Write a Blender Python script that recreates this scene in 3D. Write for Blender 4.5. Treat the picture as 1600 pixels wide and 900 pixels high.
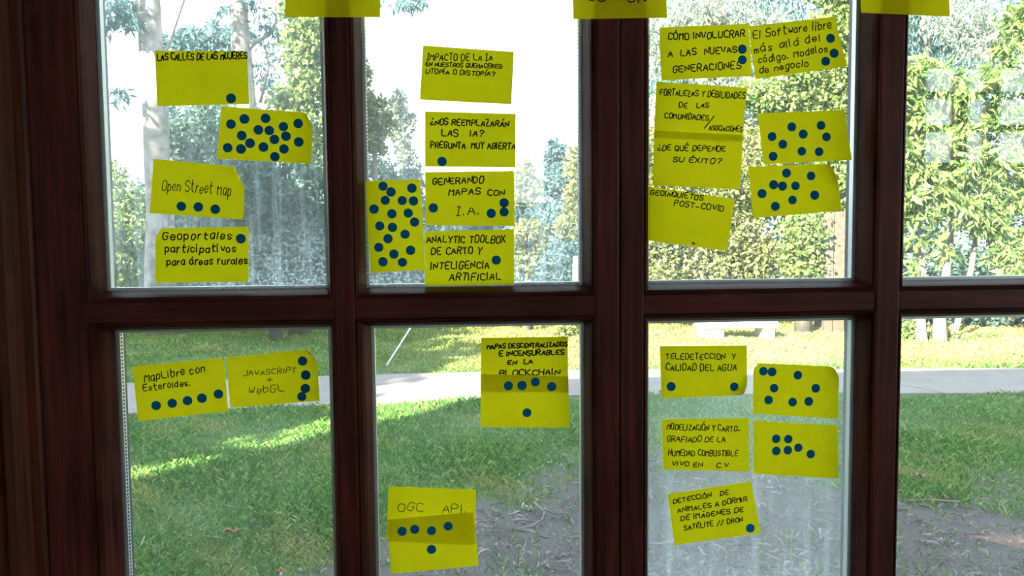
import bpy, math, random
import numpy as np
from mathutils import Vector, Matrix

# ------------------------------------------------------------------ camera, sky, sun, exposure
for o in list(bpy.data.objects): bpy.data.objects.remove(o)
SC = bpy.context.scene
COL = SC.collection
FPX = 1255.0
CAM = np.array([0.0, -1.11, 1.6])
PITCH, YAW, ROLL = [math.radians(a) for a in (3.764, 4.495, 0.504)]
Fw = np.array([math.sin(YAW)*math.cos(PITCH), math.cos(YAW)*math.cos(PITCH), -math.sin(PITCH)])
R0 = np.array([math.cos(YAW), -math.sin(YAW), 0.0]); U0 = np.cross(R0, Fw)
Rt = math.cos(ROLL)*R0 - math.sin(ROLL)*U0
Up = math.sin(ROLL)*R0 + math.cos(ROLL)*U0
cd = bpy.data.cameras.new('camera'); cam = bpy.data.objects.new('camera', cd); COL.objects.link(cam)
cd.sensor_width = 36.0; cd.lens = 36.0*FPX/1600.0; cd.clip_start = 0.02; cd.clip_end = 300
cam.matrix_world = Matrix(((Rt[0], Up[0], -Fw[0], CAM[0]), (Rt[1], Up[1], -Fw[1], CAM[1]),
                           (Rt[2], Up[2], -Fw[2], CAM[2]), (0, 0, 0, 1)))
SC.camera = cam

SUN_DIR = np.array([0.612, 0.612, -0.5])          # the way the light travels
SKY_STRENGTH = 1.9
SUN_STRENGTH = 21.0
world = bpy.data.worlds.new('sky'); SC.world = world; world.use_nodes = True
wn = world.node_tree; wn.nodes.clear()
wo = wn.nodes.new('ShaderNodeOutputWorld'); wb = wn.nodes.new('ShaderNodeBackground')
wt = wn.nodes.new('ShaderNodeTexCoord'); ws = wn.nodes.new('ShaderNodeSeparateXYZ'); wr = wn.nodes.new('ShaderNodeValToRGB')
wn.links.new(wt.outputs['Generated'], ws.inputs[0]); wn.links.new(ws.outputs['Z'], wr.inputs[0])
wr.color_ramp.elements[0].position = 0.0; wr.color_ramp.elements[0].color = (0.92, 0.97, 1.0, 1)
wr.color_ramp.elements[1].position = 0.8; wr.color_ramp.elements[1].color = (0.66, 0.80, 1.0, 1)
wn.links.new(wr.outputs[0], wb.inputs['Color']); wb.inputs['Strength'].default_value = SKY_STRENGTH
wn.links.new(wb.outputs[0], wo.inputs['Surface'])
sl = bpy.data.lights.new('sun', 'SUN'); sl.energy = SUN_STRENGTH; sl.color = (1.0, 0.88, 0.68); sl.angle = math.radians(0.6)
so = bpy.data.objects.new('sun', sl); COL.objects.link(so); so.location = (-12, -12, 12)
so.rotation_euler = Vector(tuple(SUN_DIR)).to_track_quat('-Z', 'Y').to_euler()
SC.view_settings.view_transform = 'Standard'; SC.view_settings.look = 'None'
SC.view_settings.gamma = 1.0; SC.view_settings.use_curve_mapping = False
SC.view_settings.exposure = 1.1

rng = np.random.default_rng(7); random.seed(7)
GZ = -0.1                                           # level of the garden outside

def at(px, py, Y):
    d = Rt*(px-800)/FPX - Up*(py-450)/FPX + Fw
    return CAM + d*((Y-CAM[1])/d[1])
def gnd(px, py, z=GZ):
    d = Rt*(px-800)/FPX - Up*(py-450)/FPX + Fw
    return CAM + d*((z-CAM[2])/d[2])

# ------------------------------------------------------------------ materials
def lin(*c):
    return tuple(((v/255)/12.92 if v/255 <= 0.04045 else (((v/255)+0.055)/1.055)**2.4) for v in c)+(1.0,)
class NT:
    def __init__(s, name):
        s.m = bpy.data.materials.new(name); s.m.use_nodes = True; s.t = s.m.node_tree; s.t.nodes.clear()
        s.out = s.t.nodes.new('ShaderNodeOutputMaterial')
    def n(s, typ, **kw):
        nd = s.t.nodes.new(typ)
        for k, v in kw.items():
            if k.startswith('_'): setattr(nd, k[1:], v)
            else: nd.inputs[int(k[1:]) if k[0] == 'i' and k[1:].isdigit() else k.replace('__', ' ')].default_value = v
        return nd
    def l(s, a, b): s.t.links.new(a, b)
    def noise(s, scale, detail=3, vec=None, rough=0.55):
        nd = s.n('ShaderNodeTexNoise'); nd.inputs['Scale'].default_value = scale
        nd.inputs['Detail'].default_value = detail; nd.inputs['Roughness'].default_value = rough
        if vec is not None: s.l(vec, nd.inputs['Vector'])
        return nd.outputs[0]
    def ramp(s, fac, stops):
        r = s.n('ShaderNodeValToRGB'); s.l(fac, r.inputs[0]); e = r.color_ramp.elements
        while len(e) < len(stops): e.new(0.5)
        for i, (p, c) in enumerate(stops):
            e[i].position = p; e[i].color = c if not isinstance(c, float) else (c, c, c, 1)
        return r.outputs[0]
    def mapping(s, scale, rot=(0, 0, 0), src='Object'):
        tc = s.n('ShaderNodeTexCoord'); mp = s.n('ShaderNodeMapping')
        mp.inputs['Scale'].default_value = scale; mp.inputs['Rotation'].default_value = rot
        s.l(tc.outputs[src], mp.inputs[0]); return mp.outputs[0]
    def math(s, op, a, b=None):
        nd = s.n('ShaderNodeMath', _operation=op)
        for i, v in enumerate((a, b)):
            if v is None: continue
            if isinstance(v, (int, float)): nd.inputs[i].default_value = v
            else: s.l(v, nd.inputs[i])
        return nd.outputs[0]

def plain(name, col, rough=0.6, metal=0.0, noise=0.0, nscale=20, spec=0.5, bump=0.0):
    t = NT(name); p = t.n('ShaderNodeBsdfPrincipled')
    p.inputs['Roughness'].default_value = rough; p.inputs['Metallic'].default_value = metal
    p.inputs['Specular IOR Level'].default_value = spec
    if noise > 0 or bump > 0:
        v = t.mapping((1, 1, 1)); nz = t.noise(nscale, 5, v)
        a = tuple(c*(1-noise) for c in col[:3])+(1,); b = tuple(min(1, c*(1+noise)) for c in col[:3])+(1,)
        t.l(t.ramp(nz, [(0.3, a), (0.7, b)]), p.inputs['Base Color'])
        if bump > 0:
            bm = t.n('ShaderNodeBump'); bm.inputs['Strength'].default_value = bump; bm.inputs['Distance'].default_value = 0.01
            t.l(nz, bm.inputs['Height']); t.l(bm.outputs[0], p.inputs['Normal'])
    else: p.inputs['Base Color'].default_value = col
    t.l(p.outputs[0], t.out.inputs[0]); return t.m

def wood(name, scale, c0, c1, spec=0.22):
    t = NT(name); p = t.n('ShaderNodeBsdfPrincipled')
    p.inputs['Specular IOR Level'].default_value = spec
    v = t.mapping(scale); a = t.noise(6, 6, v, 0.65)
    v2 = t.mapping((3, 3, 3)); b = t.noise(2.5, 3, v2)
    m = t.math('ADD', t.math('MULTIPLY', a, 0.7), t.math('MULTIPLY', b, 0.3))
    t.l(t.ramp(m, [(0.36, c0), (0.64, c1)]), p.inputs['Base Color'])
    t.l(t.ramp(a, [(0.3, 0.32), (0.7, 0.5)]), p.inputs['Roughness'])
    bm = t.n('ShaderNodeBump'); bm.inputs['Strength'].default_value = 0.25; bm.inputs['Distance'].default_value = 0.002
    t.l(a, bm.inputs['Height']); t.l(bm.outputs[0], p.inputs['Normal'])
    t.l(p.outputs[0], t.out.inputs[0]); return t.m
C0, C1 = (0.018, 0.005, 0.005, 1), (0.12, 0.027, 0.025, 1)
M_WOODV = wood('mahogany_upright', (14, 14, 0.7), C0, C1)
M_WOODH = wood('mahogany_level', (0.7, 14, 14), C0, C1)
M_BEADV = wood('bead_upright', (14, 14, 0.7), (0.016, 0.006, 0.005, 1), (0.085, 0.026, 0.019, 1), 0.03)
M_BEADH = wood('bead_level', (0.7, 14, 14), (0.016, 0.006, 0.005, 1), (0.085, 0.026, 0.019, 1), 0.03)
M_CASE = wood('casing_wood', (14, 14, 0.7), (0.03, 0.009, 0.005, 1), (0.12, 0.035, 0.018, 1))
M_ALU = plain('spacer_aluminium', (0.62, 0.66, 0.7, 1), 0.35, 0.6)
M_HOLE = plain('spacer_holes', (0.01, 0.01, 0.012, 1), 0.9)
M_SEAL = plain('seal_rubber', (0.012, 0.014, 0.02, 1), 0.5)

def glass(name, dirty):
    t = NT(name)
    tr = t.n('ShaderNodeBsdfTransparent'); tr.inputs[0].default_value = (0.96, 0.985, 0.98, 1)
    gl = t.n('ShaderNodeBsdfGlossy'); gl.inputs['Roughness'].default_value = 0.0; gl.inputs['Color'].default_value = (1, 1, 1, 1)
    g = t.n('ShaderNodeNewGeometry'); dp = t.n('ShaderNodeVectorMath', _operation='DOT_PRODUCT')
    t.l(g.outputs['Normal'], dp.inputs[0]); t.l(g.outputs['Incoming'], dp.inputs[1])
    c = t.math('SUBTRACT', 1.0, t.math('ABSOLUTE', dp.outputs['Value']))
    fr = t.math('ADD', 0.035, t.math('MULTIPLY', t.math('POWER', c, 5.0), 0.965))
    mx = t.n('ShaderNodeMixShader'); t.l(fr, mx.inputs[0]); t.l(tr.outputs[0], mx.inputs[1]); t.l(gl.outputs[0], mx.inputs[2])
    last = mx.outputs[0]
    if dirty:
        d1 = t.n('ShaderNodeBsdfTranslucent'); d1.inputs[0].default_value = (0.80, 0.90, 0.92, 1)
        # film of dust, runs of water, and a band of droplets low on each pane
        runs = t.noise(7, 4, t.mapping((9, 1, 0.5)), 0.7)
        drops = t.noise(230, 2, t.mapping((1, 1, 1)))
        patch = t.noise(5, 3, t.mapping((1, 1, 1)))
        tc = t.n('ShaderNodeTexCoord'); sp = t.n('ShaderNodeSeparateXYZ'); t.l(tc.outputs['Generated'], sp.inputs[0])
        low = t.ramp(sp.outputs['Z'], [(0.0, 1.0), (0.45, 0.0)])
        film = t.math('MULTIPLY', t.ramp(patch, [(0.3, 0.4), (0.7, 1.0)]), 0.062*dirty)
        run = t.math('MULTIPLY', t.math('MULTIPLY', t.ramp(runs, [(0.5, 0.0), (0.72, 1.0)]), t.ramp(sp.outputs['Z'], [(0.0, 1.0), (0.7, 0.15)])), 0.13*dirty)
        drop = t.math('MULTIPLY', t.math('MULTIPLY', t.ramp(drops, [(0.54, 0.0), (0.6, 1.0)]), t.math('MULTIPLY', low, t.ramp(patch, [(0.38, 0.0), (0.6, 1.0)]))), 0.24*dirty)
        f = t.math('ADD', t.math('ADD', film, run), drop)
        m2 = t.n('ShaderNodeMixShader'); t.l(f, m2.inputs[0]); t.l(last, m2.inputs[1]); t.l(d1.outputs[0], m2.inputs[2]); last = m2.outputs[0]
    t.l(last, t.out.inputs[0]); return t.m
M_GLASS = glass('clear_glass', 0)
M_GLASS_D = [glass('glass_dusty', 0.8), glass('glass_wet', 1.5), glass('glass_very_wet', 1.7), glass('glass_clean', 0.35)]

def paper_mat(name, col, tra):
    t = NT(name)
    nz = t.noise(60, 3, t.mapping((1, 1, 1))); big = t.noise(9, 2, t.mapping((1, 1, 1)))
    m = t.math('ADD', t.math('MULTIPLY', nz, 0.3), t.math('MULTIPLY', big, 0.7))
    a = tuple(c*0.93 for c in col[:3])+(1,); b = tuple(min(1, c*1.05) for c in col[:3])+(1,)
    c = t.ramp(m, [(0.35, a), (0.65, b)])
    d = t.n('ShaderNodeBsdfDiffuse'); tl = t.n('ShaderNodeBsdfTranslucent'); t.l(c, d.inputs[0]); t.l(c, tl.inputs[0])
    mx = t.n('ShaderNodeMixShader'); mx.inputs[0].default_value = tra
    t.l(d.outputs[0], mx.inputs[1]); t.l(tl.outputs[0], mx.inputs[2]); t.l(mx.outputs[0], t.out.inputs[0]); return t.m
M_NOTE = paper_mat('yellow_note_paper', (0.90, 0.88, 0.008, 1), 0.24)
M_DOT = paper_mat('blue_dot_paper', (0.008, 0.20, 0.42, 1), 0.15)
M_DOTL = paper_mat('pale_blue_dot_paper', (0.02, 0.36, 0.85, 1), 0.5)
M_INK = plain('black_marker_ink', (0.006, 0.007, 0.012, 1), 0.7, spec=0.2)

def leafmat(name, c0, c1, tra=0.35, rough=0.5):
    t = NT(name); g = t.n('ShaderNodeNewGeometry')
    c = t.ramp(g.outputs['Random Per Island'], [(0.0, c0), (1.0, c1)])
    d = t.n('ShaderNodeBsdfPrincipled'); t.l(c, d.inputs['Base Color']); d.inputs['Roughness'].default_value = rough
    d.inputs['Specular IOR Level'].default_value = 0.35
    tl = t.n('ShaderNodeBsdfTranslucent'); t.l(c, tl.inputs[0])
    mx = t.n('ShaderNodeMixShader'); mx.inputs[0].default_value = tra
    t.l(d.outputs[0], mx.inputs[1]); t.l(tl.outputs[0], mx.inputs[2]); t.l(mx.outputs[0], t.out.inputs[0]); return t.m
L_BLUE = leafmat('eucalyptus_leaves', (0.06, 0.13, 0.14, 1), (0.20, 0.33, 0.33, 1))
L_DARK = leafmat('dark_bush_leaves', (0.035, 0.075, 0.06, 1), (0.13, 0.21, 0.17, 1))
L_IVY = leafmat('ivy_leaves', (0.06, 0.13, 0.035, 1), (0.36, 0.43, 0.15, 1))
L_SUN = leafmat('laurel_leaves', (0.05, 0.13, 0.03, 1), (0.35, 0.44, 0.14, 1))
L_GREY = leafmat('willow_leaves', (0.16, 0.21, 0.17, 1), (0.42, 0.44, 0.38, 1))
L_GOLD = leafmat('hedge_leaves', (0.07, 0.10, 0.035, 1), (0.40, 0.40, 0.17, 1))
M_BARK = plain('pale_eucalyptus_bark', (0.34, 0.29, 0.27, 1), 0.8, noise=0.45, nscale=6, bump=0.4)
M_BARKD = plain('grey_bark', (0.17, 0.145, 0.13, 1), 0.9, noise=0.4, nscale=9, bump=0.5)
M_BARKW = plain('white_bark', (0.17, 0.145, 0.115, 1), 0.8, noise=0.3, nscale=7, bump=0.4)
M_STONE = plain('pale_stone', (0.75, 0.74, 0.70, 1), 0.8, noise=0.12, nscale=12, bump=0.2)
M_PATH = plain('concrete_path', (0.25, 0.205, 0.19, 1), 0.9, noise=0.14, nscale=5, bump=0.15)
M_POST = plain('weathered_timber', (0.13, 0.10, 0.08, 1), 0.8, noise=0.3, nscale=14, bump=0.3)
M_STRAW = plain('bark_strips', (0.22, 0.18, 0.165, 1), 0.85, noise=0.5, nscale=3)
M_BROWN = plain('dry_leaf', (0.36, 0.12, 0.06, 1), 0.7)
M_WHITE = plain('white_paint', (0.72, 0.76, 0.76, 1), 0.5)
M_PLASTER = plain('interior_plaster', (0.82, 0.78, 0.72, 1), 0.9, noise=0.08, nscale=8)
M_OUTER = plain('outer_render', (0.52, 0.47, 0.40, 1), 0.9, noise=0.08, nscale=4)
M_FLOOR = wood('floor_boards', (0.7, 9, 9), (0.16, 0.09, 0.05, 1), (0.36, 0.22, 0.13, 1))
M_ROOF = plain('roof_tiles', (0.25, 0.10, 0.06, 1), 0.9, noise=0.3, nscale=6)

def lawn_mat():
    t = NT('lawn_soil'); p = t.n('ShaderNodeBsdfPrincipled'); p.inputs['Roughness'].default_value = 0.95
    v = t.mapping((1, 1, 1))
    fine = t.noise(55, 6, v, 0.7); big = t.noise(0.9, 4, v)
    soil = t.ramp(fine, [(0.3, (0.04, 0.032, 0.031, 1)), (0.7, (0.15, 0.125, 0.12, 1))])
    grass = t.ramp(fine, [(0.3, (0.035, 0.065, 0.02, 1)), (0.7, (0.12, 0.17, 0.05, 1))])
    at_ = t.n('ShaderNodeAttribute'); at_.attribute_name = 'turf'
    mx = t.n('ShaderNodeMix', _data_type='RGBA'); t.l(at_.outputs['Fac'], mx.inputs['Factor'])
    t.l(soil, mx.inputs[6]); t.l(grass, mx.inputs[7]); t.l(mx.outputs[2], p.inputs['Base Color'])
    bm = t.n('ShaderNodeBump'); bm.inputs['Strength'].default_value = 0.6; bm.inputs['Distance'].default_value = 0.02
    t.l(fine, bm.inputs['Height']); t.l(bm.outputs[0], p.inputs['Normal'])
    t.l(p.outputs[0], t.out.inputs[0]); return t.m
M_LAWN = lawn_mat()
def blade_mat():
    t = NT('grass_blades'); g = t.n('ShaderNodeNewGeometry')
    c = t.ramp(g.outputs['Random Per Island'], [(0.0, (0.05, 0.16, 0.03, 1)), (0.55, (0.13, 0.30, 0.06, 1)), (0.85, (0.27, 0.40, 0.10, 1)), (1.0, (0.46, 0.44, 0.22, 1))])
    dr = t.n('ShaderNodeAttribute'); dr.attribute_name = 'dry'  # dry straw, and the sunlit yellow given to the far lawn
    mc = t.n('ShaderNodeMix', _data_type='RGBA'); t.l(dr.outputs['Fac'], mc.inputs['Factor']); t.l(c, mc.inputs[6])
    mc.inputs[7].default_value = (0.52, 0.43, 0.17, 1); c = mc.outputs[2]
    d = t.n('ShaderNodeBsdfDiffuse'); t.l(c, d.inputs[0]); tl = t.n('ShaderNodeBsdfTranslucent'); t.l(c, tl.inputs[0])
    mx = t.n('ShaderNodeMixShader'); mx.inputs[0].default_value = 0.3
    t.l(d.outputs[0], mx.inputs[1]); t.l(tl.outputs[0], mx.inputs[2]); t.l(mx.outputs[0], t.out.inputs[0]); return t.m
M_BLADE = blade_mat()

# ------------------------------------------------------------------ mesh helpers
def empty(name, loc=(0, 0, 0)):
    o = bpy.data.objects.new(name, None); o.empty_display_size = 0.1; o.location = tuple(loc); COL.objects.link(o); return o
def tag(o, label=None, cat=None, group=None, kind=None):
    if label: o['label'] = label
    if cat: o['category'] = cat
    if group: o['group'] = group
    if kind: o['kind'] = kind
    return o
def link(name, me, parent=None, m=None):
    if m is not None: me.materials.append(m)
    o = bpy.data.objects.new(name, me); COL.objects.link(o)
    if parent is not None:
        o.parent = parent
        if parent.type == 'EMPTY' or True: o.matrix_parent_inverse = Matrix.Translation(parent.location).inverted()
    return o
def mesh(name, vs, fs, m=None, parent=None, smooth=False):
    me = bpy.data.meshes.new(name); me.from_pydata([tuple(map(float, v)) for v in vs], [], fs); me.update()
    if smooth: me.shade_smooth()
    return link(name, me, parent, m)
def fastmesh(name, V, Q, m, parent=None, smooth=False):
    me = bpy.data.meshes.new(name); V = np.asarray(V, np.float32); Q = np.asarray(Q, np.int32)
    me.vertices.add(len(V)); me.vertices.foreach_set('co', V.ravel())
    k = Q.shape[1]
    me.loops.add(Q.size); me.loops.foreach_set('vertex_index', Q.ravel())
    me.polygons.add(len(Q)); me.polygons.foreach_set('loop_start', np.arange(0, Q.size, k, dtype=np.int32))
    me.update(calc_edges=True)
    if smooth: me.shade_smooth()
    return link(name, me, parent, m)
class MB:
    def __init__(s): s.v = []; s.f = []
    def add(s, vs, fs):
        b = len(s.v); s.v += [tuple(map(float, v)) for v in vs]; s.f += [tuple(b+i for i in f) for f in fs]; return s
    def box(s, x0, x1, y0, y1, z0, z1):
        return s.add([(x0, y0, z0), (x1, y0, z0), (x1, y1, z0), (x0, y1, z0), (x0, y0, z1), (x1, y0, z1), (x1, y1, z1), (x0, y1, z1)],
                     [(0, 3, 2, 1), (4, 5, 6, 7), (0, 1, 5, 4), (1, 2, 6, 5), (2, 3, 7, 6), (3, 0, 4, 7)])
    def prism(s, prof, axis, a, b):      # profile in the two other axes, in order
        def P(p, t): return {'x': (t, p[0], p[1]), 'y': (p[0], t, p[1]), 'z': (p[0], p[1], t)}[axis]
        n = len(prof)
        return s.add([P(p, a) for p in prof]+[P(p, b) for p in prof],
                     [tuple(range(n))[::-1], tuple(range(n, 2*n))]+[(i, (i+1) % n, n+(i+1) % n, n+i) for i in range(n)])
    def tube(s, pts, rad, n=10):
        pts = [Vector(tuple(p)) for p in pts]; b = len(s.v)
        for i, p in enumerate(pts):
            d = (pts[min(i+1, len(pts)-1)]-pts[max(i-1, 0)]).normalized()
            a = d.cross(Vector((0.3, 1, 0.1))).normalized(); c = d.cross(a)
            r = rad[i] if hasattr(rad, '__len__') else rad
            for k in range(n):
                t = 2*math.pi*k/n; rr = r*(1+0.06*math.sin(3*t+i))
                s.v.append(tuple(p+a*math.cos(t)*rr+c*math.sin(t)*rr))
        for i in range(len(pts)-1):
            for k in range(n):
                s.f.append((b+i*n+k, b+i*n+(k+1) % n, b+(i+1)*n+(k+1) % n, b+(i+1)*n+k))
        s.f.append(tuple(b+k for k in range(n))[::-1]); s.f.append(tuple(b+(len(pts)-1)*n+k for k in range(n))); return s
    def build(s, name, m, parent=None, smooth=False, bevel=0):
        o = mesh(name, s.v, s.f, m, parent, smooth)
        import bmesh
        bm = bmesh.new(); bm.from_mesh(o.data)
        if bevel: bmesh.ops.bevel(bm, geom=bm.edges[:], offset=bevel, segments=2, affect='EDGES', profile=0.6)
        bmesh.ops.recalc_face_normals(bm, faces=bm.faces); bm.to_mesh(o.data); bm.free()
        return o

# ------------------------------------------------------------------ window wall
FY, BY = -0.035, 0.035         # faces of the sash, room side and garden side
BEV = 0.012
cols = [(-0.4555, -0.1635), (-0.1125, 0.1865), (0.2772, 0.5820), (0.6410, 0.9440)]
rows = [(0.978, 1.4775), (1.530, 2.030), (2.082, 2.42)]
leafs = [(0, -0.528, 0.2312), (2, 0.2324, 0.990)]      # first column, outer edges of each sash
ZB, ZT = 0.90, 2.48
for wi, (c0, xa, xb) in enumerate(leafs):
    W = empty('window_%d' % (wi+1), (xa, 0, ZB)); tag(W, kind='structure')
    cA, cB = cols[c0], cols[c0+1]
    for (x0, x1, nm) in ((xa, cA[0]-BEV, 'stile'), (cA[1]+BEV, cB[0]-BEV, 'muntin'), (cB[1]+BEV, xb, 'stile')):
        MB().box(x0, x1, FY, BY, ZB, ZT).build(nm, M_WOODV, W, bevel=0.0025)
    hz = [(ZB, rows[0][0]-BEV, 'rail')]+[(rows[i][1]+BEV, rows[i+1][0]-BEV, 'transom') for i in range(2)]+[(rows[2][1]+BEV, ZT, 'rail')]
    for (z0, z1, nm) in hz:
        for (x0, x1) in ((cA[0]-BEV, cA[1]+BEV), (cB[0]-BEV, cB[1]+BEV)):
            MB().box(x0-0.001, x1+0.001, FY+0.0015, BY-0.001, z0, z1).build(nm, M_WOODH, W, bevel=0.002)
    for ci in (c0, c0+1):
        for ri, (z0, z1) in enumerate(rows):
            x0, x1 = cols[ci]
            if ri == 0: x0 += 0.0085 if ci == 0 else (0.005 if ci == 1 else 0.0); x1 += 0.0015
            fr = empty('glazing', (x0, 0, z0)); fr.parent = W; fr.matrix_parent_inverse = Matrix.Translation(W.location).inverted()
            fr['label'] = 'double glazed pane with its glazing bead and bright metal spacer'
            X0, X1, Z0, Z1 = cols[ci][0]-BEV, cols[ci][1]+BEV, z0-BEV, z1+BEV
            # mitred bead: rings from the sash face down to the glass
            ringsV = []; prof = [(0, FY+0.0), (0.15, FY-0.0006), (0.45, FY+0.003), (0.62, FY+0.009), (1.0, -0.004), (1.0, 0.0)]
            vs = []; fs = []
            for (k, y) in prof:
                a0 = X0+(x0-X0)*k; a1 = X1+(x1-X1)*k; b0 = Z0+BEV*k; b1 = Z1-BEV*k
                vs += [(a0, y, b0), (a1, y, b0), (a1, y, b1), (a0, y, b1)]
            vs += [(X0, 0.0, Z0), (X1, 0.0, Z0), (X1, 0.0, Z1), (X0, 0.0, Z1)]
            nr = len(prof)+1
            for i in range(nr):
                j = (i+1) % nr
                for k in range(4):
                    fs.append((i*4+k, i*4+(k+1) % 4, j*4+(k+1) % 4, j*4+k))
            for side, sel in (('level', (0, 2)), ('upright', (1, 3))):
                b = MB(); b.add(vs, [f for n_, f in enumerate(fs) if n_ % 4 in sel])
                b.build('glazing_bead', M_BEADH if side == 'level' else M_BEADV, fr)
            # outer stop
            o = MB(); T = 0.019
            for (a, c, d, e) in ((X0, x0, Z0, Z1), (x1, X1, Z0, Z1)): o.box(a, c, T+0.001, BY-0.003, d, e)
            for (d, e) in ((Z0, z0), (z1, Z1)): o.box(x0, x1, T+0.001, BY-0.003, d, e)
            o.build('outer_stop', M_SEAL, fr)
            dirt = {(0, 1): 1, (1, 1): 1, (2, 0): 2}.get((ci, ri), 3)
            MB().box(X0+0.003, X1-0.003, 0.0002, 0.003, Z0+0.003, Z1-0.003).build('inner_pane', M_GLASS_D[dirt], fr)
            MB().box(X0+0.003, X1-0.003, 0.015, 0.018, Z0+0.003, Z1-0.003).build('outer_pane', M_GLASS, fr)
            # spacer between the two panes
            w = 0.0042; s_ = MB()
            for (a, c, d, e) in ((X0+0.004, x0+w, Z0+0.004, Z1-0.004), (x1-w, X1-0.004, Z0+0.004, Z1-0.004),
                                 (x0+w, x1-w, Z0+0.004, z0+w), (x0+w, x1-w, z1-w, Z1-0.004)):
                s_.box(a, c, 0.0035, 0.0145, d, e)
            s_.build('spacer', M_ALU, fr)
            h_ = MB(); n = int((z1-z0)/0.005)
            for i in range(n):
                zz = z0+0.006+i*0.005
                for (xx, sg) in ((x0+w, 1), (x1-w, -1)):
                    h_.box(min(xx, xx+sg*0.0004), max(xx, xx+sg*0.0004), 0.0065, 0.0105, zz, zz+0.0026)
            if (ci, ri) in ((0, 0), (1, 1), (3, 0)): hh = h_.build('spacer_holes', M_HOLE, fr); hh['kind'] = 'stuff'

# frame around the sashes and the casing at the left and right
def mould(x, sgn, name, zs=(0.78, 2.62)):
    pr = [(0, 0.06), (0, -0.030), (0.006, -0.034), (0.018, -0.034), (0.022, -0.044), (0.03, -0.049), (0.042, -0.047), (0.05, -0.040), (0.062, -0.040),
          (0.068, -0.050), (0.085, -0.055), (0.105, -0.055), (0.115, -0.048), (0.13, -0.048), (0.13, 0.06)]
    o = MB().prism([(x+sgn*a, b) for a, b in pr], 'z', *zs).build(name, M_CASE); tag(o, kind='structure'); return o
mould(-0.5295, -1, 'trim_1'); mould(0.9915, 1, 'trim_2')
def hmould(z, sgn, name):
    pr = [(0.06, 0), (-0.030, 0), (-0.036, sgn*0.02), (-0.045, sgn*0.03), (-0.05, sgn*0.09), (0.06, sgn*0.09)]
    tag(MB().prism(pr, 'x', -0.527, 0.989).build(name, M_CASE), kind='structure')
hmould(ZB-0.001, -1, 'trim_3'); hmould(ZT+0.001, 1, 'trim_4')

# the room and the house round it
def struct(name, b, m): return tag(b.build(name, m), kind='structure')
HX0, HX1, HY0, HH = -6.62, 5.05, -8.5, 6.35
w = MB(); ox0, ox1, oz0, oz1 = -0.661, 1.123, 0.78, 2.62
w.box(-3.0, ox0, -0.02, 0.26, 0, 2.9); w.box(ox1, 4.9, -0.02, 0.26, 0, 2.9); w.box(ox0, ox1, -0.02, 0.26, 0, oz0); w.box(ox0, ox1, -0.02, 0.26, oz1, 2.9)
struct('wall_front', w, M_PLASTER)
rw = [(0.30, 0.80, 1.80, 2.40), (3.75, 4.75, 2.1, 2.95)]       # openings in the rear wall
w = MB(); xs = [-3.0]
for a, b_, za, zb in rw: w.box(xs[-1], a, -5.2, -5.0, 0, 2.99); xs.append(b_)
w.box(xs[-1], 4.9, -5.2, -5.0, 0, 2.99)
for a, b_, za, zb in rw: w.box(a, b_, -5.2, -5.0, 0, za); w.box(a, b_, -5.2, -5.0, zb, 2.99)
struct('wall_back', w, M_PLASTER)
struct('wall_left', MB().box(-3.15, -3.0, -5.2, 0.26, 0, 2.9), M_PLASTER)
w = MB(); w.box(4.9, 5.05, -5.2, -4.95, 0, 3.0); w.box(4.9, 5.05, -0.25, 0.26, 0, 3.0); w.box(4.9, 5.05, -4.95, -0.25, 0, 0.3); w.box(4.9, 5.05, -4.95, -0.25, 2.93, 3.0)
struct('wall_right', w, M_PLASTER)
struct('floor', MB().box(-3.15, 5.05, -5.2, 0.26, -0.09, 0.0), M_FLOOR)
struct('ceiling', MB().box(-3.15, 5.05, -5.2, 0.26, 3.0, 3.1), M_PLASTER)
for k, (a, b_, za, zb) in enumerate(rw):
    W = empty('window_%d' % (k+3), (a, -5.1, za)); tag(W, kind='structure')
    xs_ = [a, b_] if k == 0 else [a, a+0.36, a+0.62, b_]
    for i, x in enumerate(xs_):
        hw = 0.05; MB().box(max(a, x-hw), min(b_, x+hw), -5.14, -5.06, za, zb).build('stile', M_WOODV, W)
    for z in ([za, zb-0.05] if k == 0 else [za, za+0.3, za+0.56, zb-0.05]):
        MB().box(a, b_, -5.135, -5.065, z, z+0.05).build('transom', M_WOODH, W)
    MB().box(a+0.01, b_-0.01, -5.102, -5.098, za+0.02, zb-0.02).build('pane', M_GLASS, W)
W = empty('window_5', (4.97, -4.95, 0.3)); tag(W, kind='structure')  # unseen window, added to let more skylight onto the notes and frame
for i in range(6):
    y = -4.92+4.64*i/5; MB().box(4.94, 5.0, y-0.025, y+0.025, 0.3, 2.93).build('stile', M_WOODV, W)
for z in (0.3, 1.6, 2.88): MB().box(4.945, 4.995, -4.95, -0.25, z, z+0.05).build('transom', M_WOODH, W)
MB().box(4.968, 4.972, -4.94, -0.26, 0.32, 2.91).build('pane', M_GLASS, W)
# the rest of the building: closed side wings and the upper storey that shade the lawn
struct('wall_wing_left', MB().box(HX0, -3.16, -5.2, 0.25, GZ, 2.99), M_OUTER)
struct('wall_upper', MB().box(HX0, HX1, -5.2, 0.25, 3.11, HH-0.12), M_OUTER)
struct('roof', MB().box(HX0-0.0, HX1, -5.4, 0.3, HH-0.11, HH), M_ROOF)

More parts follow.
